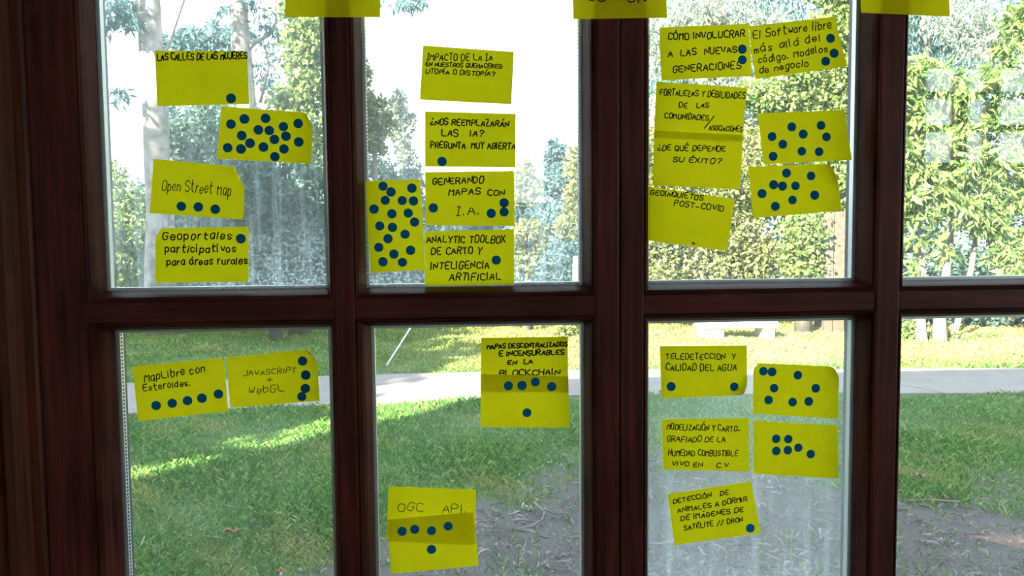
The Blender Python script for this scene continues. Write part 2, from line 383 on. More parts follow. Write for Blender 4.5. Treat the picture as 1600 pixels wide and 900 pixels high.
# ------------------------------------------------------------------ garden ground
def turf(X, Y):
    """1 where grass grows, 0 on bare soil near the house and under the trees"""
    n = (np.sin(X*2.1+1.3)*np.sin(Y*1.7+0.4)+0.6*np.sin(X*4.7+Y*3.1)+0.4*np.sin(X*9.3-Y*7.7+2)+0.3*np.sin(X*17.0+Y*13.0))*0.42
    lim = np.interp(X, [-4, -1.2, -0.6, 0.2, 1.4, 2.8, 4.5], [0.5, 1.6, 3.1, 4.3, 4.5, 3.9, 3.5])
    return np.clip((Y-lim+n)/0.9+0.35, 0, 1)
gx = np.concatenate([np.linspace(-40, -6, 12), np.linspace(-5.5, 9, 117), np.linspace(10, 50, 12)])
gy = np.concatenate([np.linspace(-25, 0, 8), np.linspace(0.3, 16, 127), np.linspace(17, 70, 14)])
GX, GY = np.meshgrid(gx, gy)
bump = 0.012*np.sin(GX*3.1)*np.sin(GY*2.3)+0.008*np.sin(GX*7.7+GY*5.1)
bump = np.where((GY > 0.6) & (GY < 16), bump, 0)-0.012
V = np.stack([GX.ravel(), GY.ravel(), GZ+bump.ravel()], 1)
nx = len(gx); ii = (np.arange(len(gy)-1)[:, None]*nx+np.arange(nx-1)[None, :]).ravel()
g = fastmesh('ground', V, np.stack([ii, ii+1, ii+nx+1, ii+nx], 1), M_LAWN, smooth=True)
at_ = g.data.attributes.new('turf', 'FLOAT', 'POINT'); at_.data.foreach_set('value', turf(V[:, 0], V[:, 1]).astype(np.float32))
tag(g, kind='structure')

# concrete path, slab by slab
pn = [(-14, 5.3), (-9, 6.0), (-3.18, 6.85), (-1.29, 7.03), (0.3, 7.15), (1.32, 7.2), (4.58, 6.85), (5.91, 6.72), (12, 6.2), (20, 5.6)]
pf = [(-14, 7.2), (-9, 7.9), (-3.88, 8.5), (-1.57, 8.72), (0.0, 8.75), (1.6, 8.8), (5.43, 8.35), (8, 8.1), (12, 7.8), (20, 7.2)]
def pathY(x, tab): return np.interp(x, [p[0] for p in tab], [p[1] for p in tab])
PT = empty('concrete_path', (0, 7.9, GZ)); tag(PT, kind='structure')
xs = [-14, -11.4, -9, -6.7, -4.4, -2.1, 0.28, 2.6, 4.9, 7.2, 9.5, 12, 14.5, 17, 20]
for i in range(len(xs)-1):
    b = MB(); a, c = xs[i]+0.012, xs[i+1]-0.012; m_ = 8; top = []; sk = 0.25
    for s_ in np.linspace(a, c, m_): top.append((s_+sk, pathY(s_, pn)))
    for s_ in np.linspace(c, a, m_): top.append((s_-sk, pathY(s_, pf)))
    n = len(top); z = GZ+0.012+0.004*random.random()
    b.add([(x, y, GZ-0.05) for x, y in top]+[(x, y, z) for x, y in top], [tuple(range(n))[::-1], tuple(range(n, 2*n))]+[(k, (k+1) % n, n+(k+1) % n, n+k) for k in range(n)])
    b.build('slab', M_PATH, PT)

# grass blades over the part of the lawn the window looks on
N = 430000
Yg = 1.9+(15.5-1.9)*rng.random(N)**1.75
Xg = (rng.random(N)*1.75-0.66)*(Yg+1.11)
keep = rng.random(N) < (turf(Xg, Yg)**1.3*0.97+0.03)
inpath = (Yg > pathY(Xg, pn)+0.03*np.sin(Xg*9)+0.02*rng.standard_normal(N)) & (Yg < pathY(Xg, pf)+0.05*np.sin(Xg*5))
keep &= ~inpath
Xg, Yg = Xg[keep], Yg[keep]; n = len(Xg)
far = np.clip((Yg-3)/10, 0, 1)
h = (0.022+0.03*rng.random(n))*(1+0.5*np.sin(Xg*3.3+1)*np.sin(Yg*2.9))*(1+0.25*far); wd = 0.0022+0.0022*rng.random(n)+0.006*far
an = rng.random(n)*6.283; ln = rng.random(n)*6.283; lm = (0.4+0.9*rng.random(n))*h
zb = GZ-0.014+0.012*np.sin(Xg*3.1)*np.sin(Yg*2.3)
dx, dy = np.cos(an)*wd, np.sin(an)*wd
P0 = np.stack([Xg-dx, Yg-dy, zb], 1); P1 = np.stack([Xg+dx, Yg+dy, zb], 1)
P2 = np.stack([Xg+dx*0.6+np.cos(ln)*lm*0.5, Yg+dy*0.6+np.sin(ln)*lm*0.5, zb+h*0.75], 1); P3 = np.stack([Xg+np.cos(ln)*lm, Yg+np.sin(ln)*lm, zb+h], 1)
V = np.stack([P0, P1, P2, P3], 1).reshape(-1, 3)
o = fastmesh('lawn_grass', V, np.arange(len(V)).reshape(-1, 4), M_BLADE)
dry = np.clip((Yg-8.2)/1.5, 0, 1)*np.clip((Xg+1.5)/3, 0.15, 1)*0.75+np.clip(np.sin(Xg*2.3+0.5)*np.sin(Yg*3.1+1.0)+0.35*np.sin(Xg*11+Yg*7)-0.45, 0, 1)*0.55  # sunlight's yellow painted into far blades, plus patches of dry straw
dry = np.clip(dry*(0.6+0.8*rng.random(len(Yg))), 0, 1)
da = o.data.attributes.new('dry', 'FLOAT', 'POINT'); da.data.foreach_set('value', np.repeat(dry, 4).astype(np.float32))
tag(o, 'short green lawn grass on both sides of the pale path', 'grass', kind='stuff')

# bark and leaf litter on the bare soil
n = 11000; Yl = 1.9+4.6*rng.random(n)**1.1; Xl = (rng.random(n)*1.6-0.55)*(Yl+1.11)
k = rng.random(n) < (1.0-turf(Xl, Yl))*0.9+0.03; Xl, Yl = Xl[k], Yl[k]; vs, fs = [], []
for x, y in zip(Xl, Yl):
    a = random.random()*6.28; L = random.choice((0.012, 0.016, 0.02, 0.02, 0.03, 0.03, 0.04, 0.05, 0.07, 0.12)); wd_ = random.uniform(0.0015, 0.005); cv = random.uniform(-1, 1); b0 = len(vs)
    for t in (0, 0.33, 0.66, 1):
        aa = a+cv*t; px_, py_ = x+math.cos(aa)*L*t, y+math.sin(aa)*L*t; z_ = GZ+0.003+0.016*math.sin(t*3.14)*random.random()
        ww = wd_*(0.4+math.sin(t*3.14)); vs += [(px_-math.sin(aa)*ww, py_+math.cos(aa)*ww, z_), (px_+math.sin(aa)*ww, py_-math.cos(aa)*ww, z_+0.006)]
    for t in range(3): fs.append((b0+2*t, b0+2*t+1, b0+2*t+3, b0+2*t+2))
o = mesh('bark_litter', vs, fs, M_STRAW); tag(o, 'pale curled bark strips and leaf litter scattered over the bare soil', 'litter', kind='stuff')

def dry_leaf(px, py, s, rot, label, mat=None):
    p = gnd(px, py, GZ+0.035); vs = []; fs = []
    for i in range(7):
        t = i/6; wdt = math.sin(t*math.pi)**0.7*(0.6+0.4*math.sin(t*9))*0.5
        for sg in (-1, -0.35, 0, 0.35, 1):
            x = (t-0.5)*s; y = sg*wdt*s*0.7; z = 0.25*s*abs(sg)*math.sin(t*4+1)**2+0.08*s*math.sin(t*5)
            vs.append((p[0]+x*math.cos(rot)-y*math.sin(rot), p[1]+x*math.sin(rot)+y*math.cos(rot), p[2]+z))
    for i in range(6):
        for j in range(4): fs.append((i*5+j, i*5+j+1, i*5+j+6, i*5+j+5))
    o = mesh('fallen_leaf', vs, fs, mat or M_BROWN); return tag(o, label, 'leaf', 'dry leaves lying on the lawn')
dry_leaf(364, 831, 0.085, 0.4, 'large rust brown curled leaf lying on the lawn at the left')
dry_leaf(396, 815, 0.06, 1.4, 'smaller tan leaf just behind the rust brown leaf on the lawn', M_STRAW)
dry_leaf(438, 894, 0.07, 2.4, 'reddish brown leaf at the bottom of the lawn, left of the thin muntin')
dry_leaf(1395+45, 745, 0.09, 0.2, 'pale tan leaf lying on the lawn edge behind the right pane', M_STRAW)
def stick(pts, r, label):
    P = [gnd(a, b_, GZ+z) for a, b_, z in pts]
    tag(MB().tube(P, [r*(1-0.5*i/len(P)) for i in range(len(P))], 7).build('fallen_stick', M_STRAW, smooth=True), label, 'stick', 'pale sticks and bark lying on the ground')
stick([(322, 838, .02), (340, 840, .03), (352, 842, .02)], 0.006, 'short pale stick beside the rust brown leaf on the lawn')
stick([(216, 861, .02), (222, 848, .03), (226, 838, .05)], 0.006, 'short pale forked stick on the lawn near the left stile')
stick([(1418, 783, .02), (1455, 781, .03), (1500, 784, .02)], 0.008, 'long thin grey stick on the soil edge behind the right pane')
stick([(835, 785, .02), (850, 800, .04), (848, 812, .04), (830, 822, .03), (810, 826, .02)], 0.008, 'pale hooked bark strip on the soil right of the lowest note')
stick([(850, 795, .02), (868, 803, .03), (888, 801, .02)], 0.006, 'pale straight bark strip beside the hooked one on the soil')
stick([(1010, 849, .02), (1030, 850, .03), (1052, 845, .02)], 0.007, 'curved pale bark strip beside the tilted lower right note')

# thin white pole leaning beyond the path
a = gnd(604, 571); b = at(646, 505, a[1]+0.9)
tag(MB().tube([a, b+(b-a)*0.25], 0.011, 8).build('leaning_pole', M_WHITE, smooth=True), 'thin white pole leaning on the lawn just beyond the path', 'pole')

# stone bench beyond the path
p0 = gnd(1092, 527); p1 = gnd(1208, 527); cx = (p0[0]+p1[0])/2; cy = (p0[1]+p1[1])/2; hw = abs(p1[0]-p0[0])/2
B = empty('stone_bench', (cx, cy, GZ)); tag(B, 'low white stone bench standing on the sunlit grass beyond the path', 'bench')
MB().box(cx-hw-0.03, cx+hw+0.03, cy-0.2, cy+0.25, GZ+0.17, GZ+0.29).build('seat', M_STONE, B, bevel=0.01)
MB().box(cx-hw, cx-hw+0.34, cy-0.16, cy+0.2, GZ-0.02, GZ+0.17).build('support', M_STONE, B, bevel=0.01)
MB().box(cx+hw-0.2, cx+hw, cy-0.16, cy+0.2, GZ-0.02, GZ+0.17).build('support', M_STONE, B, bevel=0.01)

# ------------------------------------------------------------------ trees and bushes
def leaves(blobs, per, size, aspect, droop=0.0, clump=0.22):
    """leaf blades in clumps over ellipsoids; blobs are (centre, radii, weight)"""
    out = []
    tot = sum(b_[2] for b_ in blobs)
    for c, r, wgt in blobs:
        n = max(20, int(per*wgt/tot)); nc = max(6, n//26)
        d = rng.standard_normal((nc, 3)); d /= np.linalg.norm(d, axis=1)[:, None]
        cc = np.array(c)+d*np.array(r)*(0.45+0.55*rng.random((nc, 1))**0.5)
        k = rng.integers(0, nc, n)
        pos = cc[k]+rng.standard_normal((n, 3))*clump*np.array([1, 1, 0.8])*min(r)**0.5*0.7
        pos[:, 2] = np.maximum(pos[:, 2], GZ+0.02)
        ax = rng.standard_normal((n, 3)); ax[:, 2] -= droop; ax /= np.linalg.norm(ax, axis=1)[:, None]
        nr = rng.standard_normal((n, 3)); sd = np.cross(ax, nr); sd /= np.linalg.norm(sd, axis=1)[:, None]
        L = size*(0.6+0.8*rng.random((n, 1))); Wd = L*aspect*0.5
        out.append(np.stack([pos, pos+ax*L*0.45+sd*Wd, pos+ax*L, pos+ax*L*0.45-sd*Wd], 1))
    return np.concatenate(out)
def B_(px, py, rx, ry, Y, w=None, depth=None):
    c = at(px, py, Y); s = (Y+1.11)/FPX
    return (c, (rx*s, (depth if depth else (rx+ry)/2*s), ry*s), w if w else (rx*ry)**0.8)
def P_(px, py, Y): return at(px, py, Y)
def tree(name, label, cat, base, blobs, per, size, aspect, lmat, trunks=(), bmat=None, droop=0.0, clump=0.22, group=None, leafname='foliage'):
    T = empty(name, base); tag(T, label, cat, group)
    if len(blobs):
        V = leaves(blobs, per, size, aspect, droop, clump)
        f = fastmesh(leafname, V.reshape(-1, 3), np.arange(V.shape[0]*4).reshape(-1, 4), lmat, T); f['kind'] = 'stuff'
    for (nm, pts, rad) in trunks:
        MB().tube(pts, rad, 12).build(nm, bmat or M_BARK, T, smooth=True)
    return T
def base(px, Y): p = at(px, 480, Y); return np.array([p[0], Y, GZ])
GT = 'trees and shrubs beyond the lawn'
# eucalyptus in the left pane
Y = 13.5; s = (Y+1.11)/FPX; b0 = base(252, Y)
tr = [b0, P_(250, 400, Y), P_(250, 330, Y), P_(244, 250, Y), P_(243, 190, Y), P_(240, 120, Y), P_(236, 60, Y), P_(233, 0, Y), P_(228, -90, Y), P_(236, -200, Y)]
tree('eucalyptus', 'tall eucalyptus with thick pale trunk against the sky, leftmost tree', 'tree', b0,
     [B_(178, 12, 34, 20, Y-0.4), B_(195, 30, 20, 12, Y-0.4), B_(160, 34, 14, 8, Y-0.4), B_(300, -140, 110, 50, Y), B_(150, -120, 90, 40, Y), B_(190, 148, 14, 7, Y-.4, 20), B_(182, 142, 10, 4, Y-.4, 16), B_(640, 2, 22, 8, Y-1, 60), B_(570, 0, 20, 6, Y-1, 60)], 5200, 0.17, 0.22, L_BLUE,
     [('trunk', tr, [24*s, 21*s, 20*s, 18.5*s, 18*s, 19*s, 17*s, 16*s, 14*s, 9*s]),
      ('branch', [P_(236, 60, Y), P_(214, 20, Y-.2), P_(205, -20, Y-.3), P_(170, -70, Y-.4)], [8*s, 6*s, 5*s, 3*s]),
      ('branch', [P_(243, 100, Y), P_(262, 72, Y), P_(290, -10, Y), P_(330, -90, Y)], [7*s, 3*s, 2.4*s, 2*s])], M_BARK, droop=1.3, group=GT)
Y = 15.5; s = (Y+1.11)/FPX; b0 = base(398, Y)
tree('eucalyptus', 'slimmer pale eucalyptus trunk rising behind the top left note', 'tree', b0,
     [B_(352, 10, 10, 12, Y, 26), B_(412, 28, 14, 20, Y, 60), B_(395, 4, 16, 8, Y, 40), B_(430, 60, 20, 22, Y, 60), B_(420, 110, 24, 26, Y, 90), B_(430, -90, 90, 50, Y)], 2600, 0.16, 0.22, L_BLUE,
     [('trunk', [b0, P_(392, 300, Y), P_(386, 180, Y), P_(376, 78, Y), P_(374, 30, Y), P_(371, -20, Y), P_(364, -120, Y)], [15*s, 14*s, 14*s, 15*s, 12.5*s, 11.5*s, 8*s]),
      ('branch', [P_(380, 82, Y), P_(398, 66, Y), P_(420, 54, Y), P_(432, 34, Y), P_(430, 10, Y)], [6*s, 4*s, 3*s, 2.4*s, 1.5*s]),
      ('branch', [P_(372, 14, Y), P_(360, 4, Y), P_(345, -6, Y)], [3*s, 2.4*s, 2*s]),
      ('branch', [P_(404, 160, Y), P_(412, 130, Y), P_(420, 100, Y), P_(410, 60, Y)], [5*s, 4*s, 2*s, 1*s])], M_BARK, droop=1.2, group=GT)
b0 = base(468, 13)
tree('ivy_clad_tree', 'tall tree clad in sunlit green ivy left of the first muntin', 'tree', b0,
     [B_(474, y, 28, 40, 13) for y in (-100, -40, 20, 80, 140, 200, 250)]+[B_(452, 160, 22, 24, 13), B_(455, 220, 24, 24, 13)], 13000, 0.085, 0.75, L_IVY,
     [('trunk', [b0, P_(466, 250, 13), P_(468, 60, 13), P_(470, -150, 13)], [.2, .18, .14, .1])], M_BARKD, group=GT)
# distant crowns in the sky gap
tree('round_crowned_tree', 'hazy blue green tree crown behind the two eucalyptus trunks', 'tree', base(310, 26),
     [B_(x, y, 26, 20, 26) for x, y in ((275, 72), (305, 66), (340, 62), (372, 66), (300, 95), (350, 95))]+[B_(x, 190, 34, 30, 26) for x in (280, 330, 380)], 7000, 0.22, 0.4, L_BLUE,
     [('trunk', [base(310, 26), P_(312, 250, 26), P_(315, 90, 26)], [.3, .25, .15])], M_BARKD, group=GT)
# dark bushes through the left panes
specs = [('dark_bush', 'dark bush at the far left edge of the left pane', 190, 17, [(172, 300, 24, 40), (180, 380, 40, 50), (215, 345, 26, 50), (206, 420, 40, 40)], 8000, L_IVY),
         ('dark_bush', 'tall dark bush beside the thick eucalyptus trunk', 300, 15, [(290, 230, 34, 40), (320, 205, 34, 34), (300, 320, 50, 60), (345, 260, 40, 60), (290, 420, 50, 50), (275, 270, 16, 50)], 15000, L_DARK),
         ('dark_bush', 'broad dark bush below the ivy clad tree', 430, 12.3, [(420, 300, 50, 46), (470, 310, 44, 50), (400, 380, 50, 50), (460, 400, 60, 60), (496, 330, 26, 70), (380, 440, 60, 30), (360, 330, 30, 60), (400, 255, 26, 30)], 20000, L_DARK)]
for nm, lb, px, Y, bl, per, mt in specs:
    tree(nm, lb, 'bush', base(px, Y), [B_(*b_, Y) for b_ in bl], per, 0.11, 0.5, mt, [('stem', [base(px, Y), P_(px, 400, Y)], [.12, .06])], M_BARKD, group=GT)
# centre pane: slender trees at the left, low bushes at the right, sky between
tree('slender_tree', 'slender tree with yellow green leaves at left of the bright sky pane', 'tree', base(590, 14),
     [B_(574, 150, 9, 26, 14, 70), B_(572, 110, 8, 14, 14, 40), B_(578, 200, 14, 26, 14, 130), B_(592, 180, 20, 26, 14, 190), B_(586, 222, 20, 20, 14, 150), B_(604, 200, 14, 20, 14, 90)], 4300, 0.09, 0.5, L_GOLD,
     [('trunk', [base(586, 14), P_(586, 260, 14), P_(582, 180, 14)], [.07, .05, .03])], M_BARKD, clump=.09, group=GT)
tree('slender_tree', 'second slender grey green tree between slender tree and top note', 'tree', base(632, 16),
     [B_(624, 170, 13, 30, 16, 90), B_(626, 220, 14, 34, 16, 120), B_(640, 260, 16, 30, 16, 120), B_(644, 190, 5, 20, 16, 20)], 3600, 0.10, 0.4, L_GREY,
     [('trunk', [base(630, 16), P_(628, 240, 16), P_(625, 150, 16)], [.08, .05, .03])], M_BARKD, clump=.09, group=GT)
specs = [('low_bush', 'grey green bush behind the tall note full of dots', 610, 15, [(590, 285, 36, 34), (630, 300, 30, 38), (600, 350, 50, 50), (660, 360, 50, 50), (620, 430, 70, 40), (572, 250, 10, 16)], 13000, L_DARK),
         ('low_bush', 'dim bush behind the column of stacked centre notes', 735, 17, [(730, 330, 70, 40), (700, 400, 70, 50), (770, 400, 60, 60), (780, 345, 34, 40)], 10000, L_DARK),
         ('low_bush', 'pale yellow green bush at right of centre notes', 825, 13, [(822, 270, 12, 22), (818, 300, 22, 24), (826, 370, 28, 26), (815, 410, 22, 22)], 4200, L_GOLD),
         ('tall_bush', 'blue grey pointed bush in the right part of the sky pane', 868, 15, [(868, 240, 14, 18), (868, 285, 22, 30), (860, 345, 36, 40), (850, 410, 60, 46), (900, 420, 30, 40), (805, 335, 18, 45)], 15000, L_BLUE),
         ('tall_bush', 'sunlit bush beside the thick centre post', 900, 12.5, [(902, 270, 16, 40), (900, 330, 18, 40), (890, 355, 20, 18)], 4200, L_GOLD)]
for nm, lb, px, Y, bl, per, mt in specs:
    tree(nm, lb, 'bush', base(px, Y), [B_(*b_, Y) for b_ in bl], per, 0.10, 0.5, mt, [('stem', [base(px, Y), P_(px, 400, Y)], [.1, .05])], M_BARKD, clump=.14, group=GT)
# right half
b0 = base(1120, 19)
tree('willow_tree', 'large grey blue tree with drooping leaves behind the upper right notes', 'tree', b0,
     [B_(x, y, 62, 56, 19) for x, y in ((1050, 20), (1090, 10), (1170, 0), (1230, 20), (1060, 90), (1140, 90), (1210, 80), (1420, 60), (1400, 10), (1480, 20), (1480, 90), (1560, 10), (1060, 160), (1100, -90), (1300, -100), (1450, -80), (1160, 160))], 26000, 0.20, 0.2, L_BLUE,
     [('trunk', [b0, P_(1130, 250, 19), P_(1128, 120, 19), P_(1120, 0, 19)], [.35, .3, .25, .15]),
      ('branch', [P_(1080, 60, 18.4), P_(1100, 30, 18.4), P_(1122, -5, 18.4)], [.05, .05, .04]),
      ('branch', [P_(1450, 90, 18.6), P_(1446, 50, 18.6), P_(1440, -20, 18.6)], [.1, .09, .06]),
      ('branch', [P_(1500, 92, 18.6), P_(1530, 62, 18.6), P_(1560, 40, 18.6)], [.07, .05, .03]),
      ('branch', [P_(1205, 32, 18.4), P_(1230, 22, 18.4), P_(1262, 2, 18.4)], [.05, .05, .03])], M_BARKD, droop=1.6, clump=.3, group=GT)
tree('grey_tree', 'pinkish grey feathery tree in front of the large drooping tree', 'tree', base(1100, 16),
     [B_(x, y, 46, 44, 16) for x, y in ((1030, 60), (1080, 20), (1150, 20), (1200, 60), (1500, 20), (1540, 70), (1130, 130), (1020, 190))], 12000, 0.16, 0.2, L_GREY,
     [('trunk', [base(1100, 16), P_(1100, 150, 16), P_(1110, 0, 16)], [.2, .16, .1])], M_BARKD, droop=1.5, clump=.3, group=GT)
b0 = base(1300, 13.2)
tree('ivy_clad_tree', 'tree clad in sunlit ivy left of the right muntin', 'tree', b0,
     [B_(1310, y, 44, 44, 13.2) for y in (-90, -30, 50, 110, 170, 230, 290)]+[B_(1250, y, 44, 40, 13.4) for y in (130, 180, 240, 310)]+[B_(1190, 150, 40, 24, 13.4), B_(1170, 300, 30, 40, 13.4)], 30000, 0.10, 0.6, L_IVY,
     [('trunk', [b0, P_(1310, 250, 13.2), P_(1312, 60, 13.2)], [.2, .18, .14])], M_BARKD, group=GT)
tree('sunlit_hedge', 'yellow green sunlit hedge below the lowest upper right note', 'hedge', base(1100, 13),
     [B_(x, y, 46, 40, 13) for x, y in ((1020, 300), (1020, 360), (1080, 350), (1030, 430), (1100, 420), (1150, 370), (1060, 260), (1150, 430), (1010, 240), (1120, 300), (1175, 240), (1180, 410))], 26000, 0.085, 0.6, L_GOLD,
     [('stem', [base(1100, 13), P_(1100, 400, 13)], [.1, .05])], M_BARKD, group=GT)
tree('ivy_shrub', 'rounded column of pale ivy beside the broken timber post', 'bush', base(1256, 12.2),
     [B_(1256, y, 32, 32, 12.2) for y in (365, 400, 440)], 5200, 0.08, 0.7, L_IVY, [('trunk', [base(1256, 12.2), P_(1256, 360, 12.2)], [.15, .12])], M_BARKD, group=GT)
tree('back_hedge', 'dim tall hedge closing the garden behind the right trees', 'hedge', base(1300, 24),
     [B_(x, y, 90, 75, 24) for x in range(1060, 1800, 105) for y in (150, 270, 380, 450)]+[B_(1500, 40, 160, 60, 24)], 34000, 0.24, 0.5, L_DARK, [('stem', [base(1300, 24), P_(1300, 400, 24)], [.3, .2])], M_BARKD, clump=.4, group=GT)
tree('back_hedge', 'dim low hedge closing the garden behind the left bushes', 'hedge', base(420, 24),
     [B_(x, y, 90, 60, 24) for x, y in ((60, 400), (180, 400), (300, 340), (400, 330), (500, 350), (600, 390), (700, 400), (800, 400), (900, 400), (-80, 380))], 24000, 0.22, 0.5, L_DARK, [('stem', [base(420, 24), P_(420, 440, 24)], [.2, .1])], M_BARKD, clump=.4, group=GT)
# laurel with large leaves: the nearest ones are leaves of their own
b0 = base(1470, 11)
lb = [B_(x, y, 34, 26, 11.4) for x, y in ((1415, 125), (1450, 112), (1490, 140), (1540, 130), (1600, 110), (1410, 160), (1460, 220), (1520, 225), (1600, 220), (1410, 225), (1410, 290), (1460, 290), (1525, 290), (1590, 290), (1480, 170), (1545, 345), (1430, 190), (1500, 190), (1570, 180), (1640, 190), (1430, 260), (1490, 260), (1560, 250), (1620, 260), (1430, 320), (1500, 325), (1560, 320), (1620, 310), (1590, 380), (1640, 380), (1660, 60), (1590, 60))]
lb += [B_(1620, 20, 40, 50, 11.4), B_(1425, 395, 14, 40, 11.4, 50), B_(1470, 385, 18, 40, 11.4, 60), B_(1585, 415, 40, 30, 11.2), B_(1700, 250, 70, 200, 11.6)]
T = tree('laurel_tree', 'sunlit broad leaved tree with pale trunks filling the right pane', 'tree', b0, [], 0, 0, 0, L_SUN,
         [('trunk', [gnd(1440, 533), P_(1438, 500, 11), P_(1442, 430, 11.3), P_(1438, 370, 11.9), P_(1440, 320, 12.2)], [.085, .08, .055, .04, .03]),
          ('trunk', [gnd(1468, 534), P_(1468, 500, 10.9), P_(1478, 430, 11.3), P_(1486, 370, 11.9), P_(1490, 320, 12.2)], [.11, .095, .065, .045, .03]),
          ('trunk', [gnd(1488, 529), P_(1496, 505, 11.2), P_(1518, 420, 11.5), P_(1526, 360, 12), P_(1535, 300, 12.2)], [.05, .05, .045, .04, .03])], M_BARKW, group=GT)
V = leaves(lb, 17000, 0.19, 0.25, 0.8, 0.17)
dist = np.linalg.norm(V[:, 0]-CAM, axis=1)
L_ = np.linalg.norm(V[:, 2]-V[:, 0], axis=1); u = (V[:, 0]-CAM)@Rt/((V[:, 0]-CAM)@Fw)*FPX+800
score = np.where((u > 1405) & (u < 1595), L_/dist, 0); order = np.argsort(-score); big, rest = order[:280], order[280:]
f = fastmesh('foliage', V[rest].reshape(-1, 3), np.arange(len(rest)*4).reshape(-1, 4), L_SUN, T); f['kind'] = 'stuff'
lm_ = bpy.data.meshes.new('leaf')
lm_.from_pydata([(0, 0, 0), (.16, .3, .03), (.17, .65, .02), (0, 1, -.08), (-.17, .65, .02), (-.16, .3, .03), (0, .5, -.02)], [], [(0, 1, 6), (1, 2, 6), (2, 3, 6), (3, 4, 6), (4, 5, 6), (5, 0, 6)]); lm_.update()
lm_.materials.append(L_SUN)
for i in big:
    q = V[i]; ax = Vector(q[2]-q[0]); L1 = ax.length; y_ = ax.normalized(); x_ = Vector(q[1]-q[3]).normalized(); z_ = x_.cross(y_)
    o = bpy.data.objects.new('leaf', lm_); COL.objects.link(o); o.parent = T
    M = Matrix(((x_[0], y_[0], z_[0], 0), (x_[1], y_[1], z_[1], 0), (x_[2], y_[2], z_[2], 0), (0, 0, 0, 1)))
    o.matrix_parent_inverse = Matrix.Translation(T.location).inverted()
    o.matrix_basis = Matrix.Translation(Vector(q[0]))@M@Matrix.Scale(L1, 4)
# low growth at the foot of things
tree('ground_shrub', 'low sunlit weeds round the foot of the pale trunks', 'shrub', gnd(1440, 535),
     [B_(x, y, r, r*.8, 11) for x, y, r in ((1425, 515, 14), (1450, 540, 12), (1490, 530, 12), (1520, 535, 14), (1405, 525, 12), (1545, 540, 10))], 2600, 0.06, 0.5, L_SUN, group=GT)
tree('dark_bush', 'dark shaded hedge at ground level behind the pale trunks', 'hedge', base(1580, 12.6),
     [B_(x, y, 26, 24, 12.6) for x in range(1400, 1800, 34) for y in (455, 490, 512)], 9000, 0.09, 0.5, L_DARK, [('stem', [base(1580, 12.6), P_(1580, 460, 12.6)], [.05, .03])], M_BARKD, clump=.1, group=GT)
tree('ground_shrub', 'small yellow green shrub on the lawn beside the thick centre post', 'shrub', gnd(893, 530),
     [B_(893, 510, 18, 14, 12), B_(880, 520, 10, 8, 12)], 900, 0.07, 0.5, L_GOLD, group=GT)
# broken timber post and low rail at right
b0 = base(1300, 12); s = 13.1/FPX
PO = empty('timber_post', b0); tag(PO, 'broad weathered timber post standing beside the ivy column', 'post')
for (xa, xb, yt) in ((1288, 1300, 334), (1301, 1318, 331)):
    a, b_ = P_(xa, 400, 12), P_(xb, 400, 12); MB().box(a[0], b_[0], 11.94, 12.06, GZ-0.02, P_(xa, yt, 12)[2]).build('board', M_POST, PO, bevel=0.006)
FN = empty('garden_table', base(1315, 12.4)); tag(FN, 'low grey weathered table behind the foot of the timber post', 'table')
a, b_ = P_(1288, 405, 12.4), P_(1350, 405, 12.4)
MB().box(a[0], b_[0], 12.2, 12.9, a[2], a[2]+0.06).build('tabletop', M_POST, FN, bevel=0.005)
for x in (a[0]+.05, b_[0]-.13):
    for y in (12.24, 12.78): MB().box(x, x+.08, y, y+.08, GZ-.02, a[2]).build('leg', M_POST, FN)
# unseen trees, placed and sized so their shade covers the left lawn
def shade_tree(cx, cy, cz, r, n, lab):
    tree('unseen_shade_tree', lab, 'tree', (cx, cy, GZ), [((cx, cy, cz), (r, r, r*.8), 10), ((cx+.5*r, cy-.3*r, cz+.3*r), (r*.7,)*3, 5), ((cx-.4*r, cy+.5*r, cz-.2*r), (r*.7,)*3, 5)], n, 0.45, 0.7, L_DARK,
         [('trunk', [(cx, cy, GZ), (cx+.1, cy, cz*.6), (cx, cy+.1, cz)], [.3, .25, .12])], M_BARKD, clump=.5)
def shadow_at(gx_, gy_, z): t = z/(-SUN_DIR[2]); return gx_-SUN_DIR[0]*t, gy_-SUN_DIR[1]*t
for (gx_, gy_, z, r, lab) in ((-4.3, 8.5, 6.0, 1.9, 'dense unseen shade tree at the left corner of the house'), (-5.6, 13.2, 7.0, 3.2, 'broad unseen shade tree farther left of the house'), (-4.25, 6.0, 5.0, 1.15, 'smaller round unseen shade tree close to the left corner of the house'), (-3.4, 11.0, 7.5, 1.1, 'slim unseen shade tree between the two broad trees beside the house')):
    a, b_ = shadow_at(gx_, gy_, z); shade_tree(a, b_, z, r, 9000, lab)

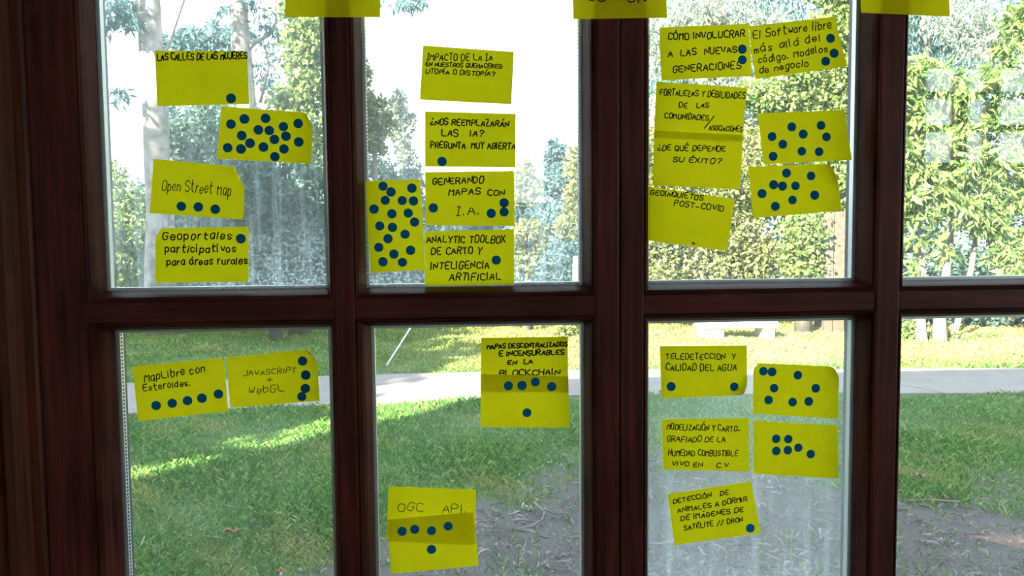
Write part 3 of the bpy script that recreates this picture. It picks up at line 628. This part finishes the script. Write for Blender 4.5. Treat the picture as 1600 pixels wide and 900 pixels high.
# ------------------------------------------------------------------ handwriting: single stroke letters on a 4 x 6 grid
GL = {'A': '022842|1434', 'B': '02083847463505|3544433202', 'C': '473818070313 3243', 'D': '02082847432202', 'E': '48080242|0535', 'F': '480802|0535',
 'G': '473818070312324525', 'H': '0802|4842|0545', 'I': '0802', '!': '0828|1812|0222', 'J': '4843321203', 'K': '0802|480542', 'L': '080242', 'M': '0208254842',
 'N': '02084248', 'O': '180703123243473818', 'P': '020838474635 05', 'Q': '180703123243473818|2442', 'R': '02083847463505|2542', 'S': '473818070615354443321203',
 'T': '0848|2822', 'U': '080312324348', 'V': '082248', 'W': '0812263248', 'X': '0842|4802', 'Y': '082548|2522', 'Z': '08480242', '.': '0203', ':': '0203|0506', '-': '0333',
 '/': '0148', '+': '0545|2723', '?': '071838474625 24|2223', '¿': '2829|26251403123243',
 'a': '36160503122234|3632', 'b': '080205163635331202', 'c': '35160503122233', 'd': '36160503122234|3832', 'e': '04343526160503122233', 'f': '38281712|0636',
 'g': '36160503122233|3631201001', 'h': '0802|0516263532', 'i': '0602|0708', 'l': '0802', 'm': '0602|05161522|15263532', 'n': '0602|0516263532', 'o': '160503122233352616',
 'p': '0600|0516263533221203', 'r': '0602|041626', 's': '3516051433221203', 't': '18132232|0636', 'u': '0603122232|3632', 'v': '062236', 'w': '0612253246', 'y': '0604133436|3631200100'}
ACC = {'Á': 'A', 'É': 'E', 'Í': 'I', 'Ó': 'O', 'Ú': 'U', 'á': 'a', 'é': 'e', 'í': 'i', 'ó': 'o'}
WID = {'I': 0.7, '.': 0.8, ':': 0.8, '!': 2, 'i': 0.8, 'l': 0.8, '¿': 4, 'r': 2.2, 'M': 4.2}
def glyph(ch):
    acc = ch in ACC; b_ = ACC.get(ch, ch); st = []
    for s_ in GL[b_].replace(' ', '').split('|'): st.append([(ord(s_[i])-48.0, ord(s_[i+1])-50.0) for i in range(0, len(s_), 2)])
    if acc:
        up = 7.0 if ch.isupper() else 5.2; c_ = 2 if b_ not in 'Ii' else 0.4
        st.append([(c_-0.2, up), (c_+1.0, up+1.2)])
    wd_ = WID.get(b_, 3.2 if ch.islower() else 4)
    return st, wd_
def soften(p):
    if len(p) < 3: return p
    q = [p[0]]
    for i in range(len(p)-1):
        a, b_ = p[i], p[i+1]
        if i > 0: q.append((a[0]*.78+b_[0]*.22, a[1]*.78+b_[1]*.22))
        if i < len(p)-2: q.append((a[0]*.22+b_[0]*.78, a[1]*.22+b_[1]*.78))
    q.append(p[-1]); return q
def write(lines):
    """strokes in picture-plane units, each line stretched between two baseline ends"""
    out = []
    for ln in lines:
        txt, x0, y0, x1, y1, h = ln[:6]; pen = ln[6] if len(ln) > 6 else 1.7
        gs = []; cur = 0.0
        for ch in txt:
            if ch == ' ': cur += 3.3; continue
            st, wd_ = glyph(ch); gs.append((cur, st, wd_)); cur += wd_+1.7
        cur -= 1.7; ux, uy = (x1-x0)/cur, (y1-y0)/cur; L = math.hypot(x1-x0, y1-y0); nx_, ny_ = (y1-y0)/L, -(x1-x0)/L
        r = random.Random(txt)
        for (c, st, wd_) in gs:
            sl = r.uniform(-0.02, 0.22); dy_ = r.uniform(-0.5, 0.5); sc = r.uniform(0.86, 1.12)
            for p in st:
                q = []
                for (gx_, gy_) in soften(p):
                    gx2 = c+gx_+gy_*sl+r.uniform(-.2, .2); gy2 = (gy_*sc+dy_+r.uniform(-.2, .2))*h/6
                    q.append((x0+ux*gx2+nx_*gy2, y0+uy*gx2+ny_*gy2))
                out.append((q, pen))
    return out

# ------------------------------------------------------------------ sticky notes
DOT_R = 0.0064
def note(corners, label, lines=(), dots=(), y=-0.0012, curls=(), lift=0.002, extra=(), group='yellow sticky notes on the window', pale=()):
    """corners TL TR BR BL; curls = (corner, reach, radius, roll) rolled off the glass towards the room"""
    c = [at(p[0], p[1], y) for p in corners]
    TL, TR, BR, BL = [np.array([q[0], q[2]]) for q in c]
    def uv2(u, v): return TL*(1-u)*(1-v)+TR*u*(1-v)+BR*u*v+BL*(1-u)*v
    cs = {0: TL, 1: TR, 2: BR, 3: BL}; mid = (TL+TR+BR+BL)/4
    ph = random.Random(label).random()*6
    def S(u, v, off=0.0):
        p = uv2(u, v); yy = y-lift*(v**2)*(0.55+0.45*math.sin(ph+u*3.5))
        for (ci, reach, rad) in curls:
            C = cs[ci]; d = (mid-C)/np.linalg.norm(mid-C); t = reach-float((p-C)@d)
            if t > 0:
                th = min(t/rad, 2.6); sx = rad*math.sin(th); p = p+d*(t-sx); yy -= rad*(1-math.cos(th))
        return np.array([p[0], yy-off, p[1]])
    nu, nv = 26, 16; vs = []; fs = []
    for side in (0, 1):
        for j in range(nv+1):
            for i in range(nu+1): vs.append(S(i/nu, j/nv, -0.00012 if side else 0.0))
    st = (nu+1)*(nv+1)
    for j in range(nv):
        for i in range(nu):
            a = j*(nu+1)+i; fs.append((a, a+nu+1, a+nu+2, a+1))
    rim = [i for i in range(nu+1)]+[(j+1)*(nu+1)-1 for j in range(1, nv+1)]+[nv*(nu+1)+i for i in range(nu-1, -1, -1)]+[j*(nu+1) for j in range(nv-1, 0, -1)]
    base_f = list(fs)
    for f_ in base_f: fs.append(tuple(st+k_ for k_ in f_[::-1]))
    for k_ in range(len(rim)):
        a, b_ = rim[k_], rim[(k_+1) % len(rim)]; fs.append((a, b_, st+b_, st+a))
    # the paper is so thin that one sheet carries the light; the back skin only gives the edge
    N_ = mesh('sticky_note', vs[:st], base_f, M_NOTE, smooth=True)
    md = N_.modifiers.new('thickness', 'SOLIDIFY'); md.thickness = 0.0001; md.offset = 0
    N_.modifiers.remove(md)
    tag(N_, label, 'sticky note', group)
    def inv(px, py):
        w_ = at(px, py, y); t_ = np.array([w_[0], w_[2]]); u, v = 0.5, 0.5
        for _ in range(6):
            r_ = uv2(u, v)-t_; du = (uv2(u+1e-3, v)-uv2(u, v))/1e-3; dv = (uv2(u, v+1e-3)-uv2(u, v))/1e-3
            sol = np.linalg.solve(np.array([du, dv]).T, r_); u -= sol[0]; v -= sol[1]
        return u, v
    sv, sf = [], []
    for (q, pen) in list(write(lines)):
        hw = pen*0.0005; pts = []
        for i in range(len(q)-1):
            (xa, ya), (xb, yb) = q[i], q[i+1]; k_ = max(1, int(math.hypot(xb-xa, yb-ya)/6))
            for m_ in range(k_): pts.append((xa+(xb-xa)*m_/k_, ya+(yb-ya)*m_/k_))
        pts.append(q[-1]); P = []
        for (px, py) in pts:
            u, v = inv(px, py); P.append(S(min(max(u, 0.0), 1), min(max(v, 0.0), 1), 0.0003))
        b0_ = len(sv)
        for i, p in enumerate(P):
            d = P[min(i+1, len(P)-1)]-P[max(i-1, 0)]; d = np.array([d[0], 0, d[2]]); l = np.linalg.norm(d)
            if l < 1e-9: d = np.array([1.0, 0, 0]); l = 1
            d /= l; nrm = np.array([-d[2], 0, d[0]]); ext = d*hw*(-1 if i == 0 else (1 if i == len(P)-1 else 0))*0.8
            for sg in (-1, -0.5, 0.5, 1):
                e_ = ext if abs(sg) < 1 else ext*0.2
                sv.append(p+nrm*hw*sg+e_)
        for i in range(len(P)-1):
            for k_ in range(3): sf.append((b0_+4*i+k_, b0_+4*i+k_+1, b0_+4*i+5+k_, b0_+4*i+4+k_))
    if sf: mesh('handwriting', sv, sf, M_INK, N_)
    for (q, pen) in extra:
        uvs = [inv(*p) for p in q]; P = [S(u, v, 0.0003) for u, v in uvs]; ev = []
        for i, p in enumerate(P):
            d = P[min(i+1, len(P)-1)]-P[max(i-1, 0)]; d /= np.linalg.norm(d); nrm = np.array([-d[2], 0, d[0]])*pen*0.00056
            ev += [p+nrm, p-nrm]
        mesh('pen_mark', ev, [(2*i, 2*i+1, 2*i+3, 2*i+2) for i in range(len(P)-1)], M_INK, N_)
    for di, (px, py) in enumerate(dots):
        u, v = inv(px, py); c_ = S(u, v); o_off = 0.00035+0.00012*(di % 2); vs_ = []; e = 0.004
        Tu = S(u+e, v)-S(u-e, v); Tu /= np.linalg.norm(Tu); Tv = S(u, v-e)-S(u, v+e); Tv -= Tu*(Tv@Tu); Tv /= np.linalg.norm(Tv); Nn = np.cross(Tu, Tv)
        if Nn[1] > 0: Nn = -Nn
        r_ = DOT_R*random.uniform(0.97, 1.03)
        for t0 in (o_off, o_off-0.0001):
            for k_ in range(28): a = 6.28319*k_/28; vs_.append(c_+Tu*r_*math.cos(a)+Tv*r_*math.sin(a)+Nn*t0)
        fs_ = [tuple(range(28)), tuple(range(56-1, 27, -1))]+[(k_, (k_+1) % 28, 28+(k_+1) % 28, 28+k_) for k_ in range(28)]
        D_ = mesh('dot_sticker', vs_, fs_, M_DOTL if di in pale else M_DOT, N_)
        if di in pale: D_['label'] = 'lighter blue round dot sticker'
    return N_

# left pane, upper row
note([(242, 79), (386, 80), (390, 163), (246, 166)], 'yellow note with one line at its top and one dot, topmost in left pane',
     [('LAS CALLES DE LAS MUJERES', 246, 94.5, 386, 92, 10.5)], [(361.5, 154)])
note([(346, 166), (490, 177), (486, 256), (339, 248)], 'blank yellow note with seventeen blue dots in the upper left pane', [],
     [(361, 194), (382, 186), (415, 185), (443, 198), (466, 193), (404, 203), (421, 204), (378, 212), (429, 218), (447, 213), (467, 222), (391, 224), (412, 230), (444, 233), (356, 231), (377, 233), (430, 245)], curls=[(1, 0.018, 0.010)])
note([(240, 248), (383, 262), (380, 343), (234, 333)], 'yellow note with thin cursive writing above three blue dots and a curled corner',
     [('Open Street Map', 253, 297, 361, 305, 17, 1.1)], [(284, 322.5), (310.5, 323.5), (337, 327)], curls=[(1, 0.017, 0.005)])
note([(243, 357), (388, 354), (389, 440), (243, 442)], 'yellow note with three lowercase lines and one dot at its top right',
     [('Geoportales', 254, 374.5, 362, 373, 12), ('participativos', 258, 394, 369, 393.5, 11.5), ('para áreas rurales', 261, 414.5, 387, 412.5, 11)], [(376.5, 373)], curls=[(0, 0.011, 0.004)])
# centre pane, upper row
note([(661, 71), (803, 81), (799, 163), (656, 156)], 'yellow note without any dot, topmost in the bright sky pane',
     [('!MPACTO DE LA !A', 667, 94, 769, 95, 10, 1.4), ('EN NUESTROS QUEHACERES:', 665, 103.5, 785, 107, 6.5, 1.4), ('UTOPÍA O DISTOPÍA?', 665, 115, 773, 119, 7, 1.4)])
note([(664, 174), (806, 178), (805, 262), (664, 260)], 'yellow note with three lines and one dot at its bottom left',
     [('¿NOS REEMPLAZARÁN', 672, 195, 794, 198, 9.5), ('LAS   IA?', 690, 213, 755, 212.5, 10), ('PREGUNTA  MUY ABIERTA', 673, 231, 804.5, 233, 9)], [(690.7, 252.4)])
note([(664, 269), (803, 267), (804, 353), (665, 352)], 'yellow note with one dot at left and three at right, third in centre column',
     [('GENERANDO', 676, 289, 755, 286, 10), ('MAPAS', 701, 304.5, 750, 303.5, 9.5), ('CON', 762, 306, 788, 305, 8.5), ('!.A.', 713, 336, 749, 334, 13, 1.4)], [(677, 325), (767.6, 333.4), (787.6, 317), (787.6, 331.3)])
note([(571, 283), (657, 280), (664, 422), (579, 426)], 'upright yellow note with nineteen blue dots at the left of the centre column', [],
     [(598.5, 291), (611, 300), (643.6, 294), (602, 313), (628.6, 313.4), (646, 314), (584.4, 326.7), (612.4, 334), (637.9, 333), (647.7, 347), (593.4, 353), (613.3, 355.3), (633, 366), (606.4, 373), (592, 386.5), (615.6, 397), (641.6, 391), (598.5, 409), (629, 409.7)])
note([(663, 362), (803, 358), (803, 444), (664, 446)], 'yellow note with four lines and one dot at right, lowest in centre column',
     [('ANALYTIC TOOLBOX', 667, 378.5, 789, 379.5, 11), ('DE CARTO Y', 674, 398, 752, 396.5, 11), ('INTELIGENCIA', 673, 421, 764, 418.5, 11), ('ARTIFICIAL', 702, 438, 782, 437, 11)], [(775.4, 406.5)])
# right pane, upper row
note([(1030, 43), (1170, 37), (1175, 119), (1033, 126)], 'yellow note with three capital lines and two dots on its right edge',
     [('CÓMO INVOLUCRAR', 1044, 63, 1163, 57.5, 11), ('A  LAS  NUEVAS', 1044, 89, 1151, 81.5, 10), ('GENERACIONES', 1051, 113.5, 1157, 107, 10.5)], [(1159.7, 77), (1159.7, 93.7)], curls=[(0, 0.005, 0.006)])
note([(1170, 41), (1304, 26), (1323, 104), (1180, 124)], 'tilted yellow note with four cursive lines and three dots, top right of right pane',
     [('El Software libre', 1177, 61, 1299, 44, 12.5, 1.5), ('más allá del', 1178, 83.5, 1282, 63.5, 11.5, 1.5), ('código. Modelos', 1185, 99.5, 1293, 80, 10.5, 1.5), ('de negocio', 1187, 114.5, 1263, 103.5, 10.5, 1.5)], [(1297.5, 60), (1302.6, 83.5), (1289.4, 96)], y=-0.0018)
note([(1026, 127), (1167, 137), (1160, 220), (1021, 215)], 'dotless yellow note with a slash below three lines, its lower edge behind another note',
     [('FORTALEZAS Y DEBILIDADES', 1031, 148, 1164, 154, 9, 1.5), ('DE   LAS', 1061, 168, 1107, 168.5, 7.5, 1.5), ('COMUNIDADES', 1038, 185, 1107, 188, 8.5, 1.5), ('ASOCIACIONES', 1108, 203, 1159, 206, 7.5, 1.3)],
     extra=[([(1100, 201), (1108, 191), (1116, 181)], 1.3)])
note([(1023, 204), (1161, 211), (1156, 296), (1019, 290)], 'dotless yellow note with a two line question, overlapping the note above it',
     [('¿DE QUÉ DEPENDE', 1027, 235, 1133, 236.5, 8.5, 1.5), ('SU ÉXITO?', 1051, 253, 1126, 256, 8, 1.5)], y=-0.0042)
note([(1012, 291), (1148, 311), (1136, 392), (1007, 375)], 'tilted dotless yellow note with two lines and a tiny black speck',
     [('GEOINQUIETOS', 1016, 304, 1098, 313, 8, 1.5), ('POST-COVID', 1053, 321.5, 1130, 330.5, 9, 1.5)], extra=[([(1081, 382), (1083, 378.5), (1085.5, 382)], 1.8)])
note([(1184, 177), (1320, 172), (1330, 250), (1193, 257)], 'blank yellow note with nine dots, upper one of two at right', [],
     [(1237, 198.3), (1282.7, 196), (1206.4, 213.4), (1254.7, 209.7), (1291, 214), (1223, 225.4), (1207.8, 244.3), (1252.4, 236.5), (1279.3, 237.2)], curls=[(0, 0.006, 0.006)])
note([(1169, 261), (1305, 255), (1314, 329), (1177, 341)], 'blank yellow note with nine dots and a rolled corner, lower one of two at right', [],
     [(1228.8, 270.5), (1267, 275), (1208.7, 288.7), (1222.4, 290.8), (1242.7, 290.4), (1190.5, 302.6), (1272.5, 305), (1237.9, 312.6), (1211.3, 322.5)], y=-0.0022, curls=[(1, 0.026, 0.012)])
# lower row
note([(207, 573), (350, 559), (357, 642), (216, 658)], 'tilted yellow note with two cursive lines above a row of five dots, lower left pane',
     [('MapLibre con', 226, 596.5, 320, 581, 12, 1.4), ('Esteroides.', 224, 611, 298, 602.5, 10, 1.4)], [(244.2, 633.5), (269.4, 630), (293.3, 626), (315.9, 622), (341.6, 615.4)], curls=[(1, 0.007, 0.008)])
note([(353, 559), (494, 545), (500, 626), (360, 637)], 'tilted yellow note with thin capitals and four dots down its right side, lower left pane',
     [('JAVASCRIPT', 380, 587.5, 462, 582, 8.5, 1.0), ('+', 417, 599, 426, 598, 9, 1.0), ('WebGL', 389, 616, 444, 611, 12, 1.0)], [(472.8, 564), (477.8, 586), (477.3, 606.8), (471.8, 619.4)], y=-0.0018, curls=[(1, 0.014, 0.006)])
note([(752, 528), (887, 526), (888, 612), (751, 610)], 'yellow note with four lines of thick capitals, partly under a note with five dots',
     [('MAPAS DESCENTRALIZADOS', 761, 545, 886, 541, 7, 1.9), ('E INCENSURABLES', 780, 556, 881, 554, 7.5, 1.9), ('EN  LA', 793, 570, 832, 568, 6.5, 1.9), ('BLOCKCHAIN', 780, 587, 874, 585.5, 9, 1.8)])
note([(751, 584.5), (888, 588), (890, 668), (751, 667)], 'blank yellow note with a row of four dots and one below, overlapping a written note',
     [], [(794.5, 602.7), (815.8, 602.3), (836.5, 596.7), (862, 604), (823.3, 644.8)], y=-0.0042)
note([(607, 760), (744, 765), (742, 849), (604, 842)], 'yellow note with one line of large thin capitals, near the bottom of the centre pane',
     [('OGC   API.', 622, 798, 728, 801, 13, 1.0)])
note([(604, 812), (740, 800), (748, 883), (611, 896)], 'blank yellow note with five dots at the very bottom of the centre pane',
     [], [(628.3, 830), (648, 827), (674.3, 829), (700.3, 822), (674.3, 858)], y=-0.0042)
note([(1031, 541), (1167, 540), (1167, 617), (1033, 622)], 'yellow note with two capital lines and a dot in each lower corner, lower right pane',
     [('TELEDETECCION  Y', 1040, 561, 1149, 561.5, 8.5, 1.4), ('CALIDAD DEL AGUA', 1040, 579, 1150, 579, 10, 1.5)], [(1048.3, 603.7), (1146.8, 604.2)], curls=[(2, 0.020, 0.010)])
note([(1177, 567), (1311, 573), (1309, 654), (1176, 646)], 'blank yellow note with eight scattered dots, lower right pane', [],
     [(1192.7, 580), (1206.2, 581), (1246.5, 586.2), (1209.2, 606.4), (1274.4, 606.7), (1200.4, 624.7), (1238, 628), (1263.2, 627)], curls=[(1, 0.018, 0.008), (0, 0.008, 0.004)])
note([(1034, 655), (1170, 653), (1171, 737), (1036, 733)], 'dotless yellow note with four lines of capitals in the lower right pane',
     [('MODELIZACIÓN Y CARTO-', 1042, 671, 1157, 674.5, 9, 1.4), ('GRAFIADO DE LA', 1042, 690, 1133, 690.5, 8.5, 1.4), ('HUMEDAD COMBUSTIBLE', 1044, 711.5, 1152, 712, 8.5, 1.4), ('VIVO EN    C.V', 1049, 727, 1137, 731, 7.5, 1.4)], curls=[(0, 0.004, 0.005)])
note([(1177, 657), (1309, 665), (1309, 747), (1177, 740)], 'blank yellow note with six clustered dots, lower right pane', [],
     [(1212.6, 685.5), (1231.5, 686), (1212.6, 704.4), (1230.6, 703.2), (1247.1, 699.3), (1266.3, 709.2)])
note([(1043, 772), (1174, 752), (1188, 832), (1054, 852)], 'tilted yellow note with four lines and one lighter blue dot, lowest in lower right pane',
     [('DETECCIÓN   DE', 1052, 786.5, 1138, 772.5, 7, 1.5), ('ANIMALES A DORMIR', 1059, 801.5, 1167, 782.5, 7.5, 1.5), ('DE IMÁGENES DE', 1064, 813.5, 1161, 799, 7.5, 1.5), ('SATÉLITE // DRON', 1069, 828, 1160, 814.5, 7.5, 1.5)], [(1171.8, 824.7)], pale=(0,))
# header notes taped across the uprights
HYY = FY-0.0015; HG = 'yellow header notes across the window uprights'
note([(445, -61), (595, -59), (594, 27), (446, 27)], 'blank yellow header note across the thin left muntin', y=HYY, lift=0.0008, group=HG)
note([(893, -58), (1039, -58), (1042, 28), (896, 30)], 'yellow header note with black capitals across the thick centre post', [('CO   ON', 917, 2, 1009, 4.5, 15, 1.6)], y=HYY, lift=0.0008, group=HG)
note([(1342, -62), (1480, -60), (1484, 26), (1345, 20)], 'blank yellow header note across the right muntin', y=HYY, lift=0.0008, group=HG)
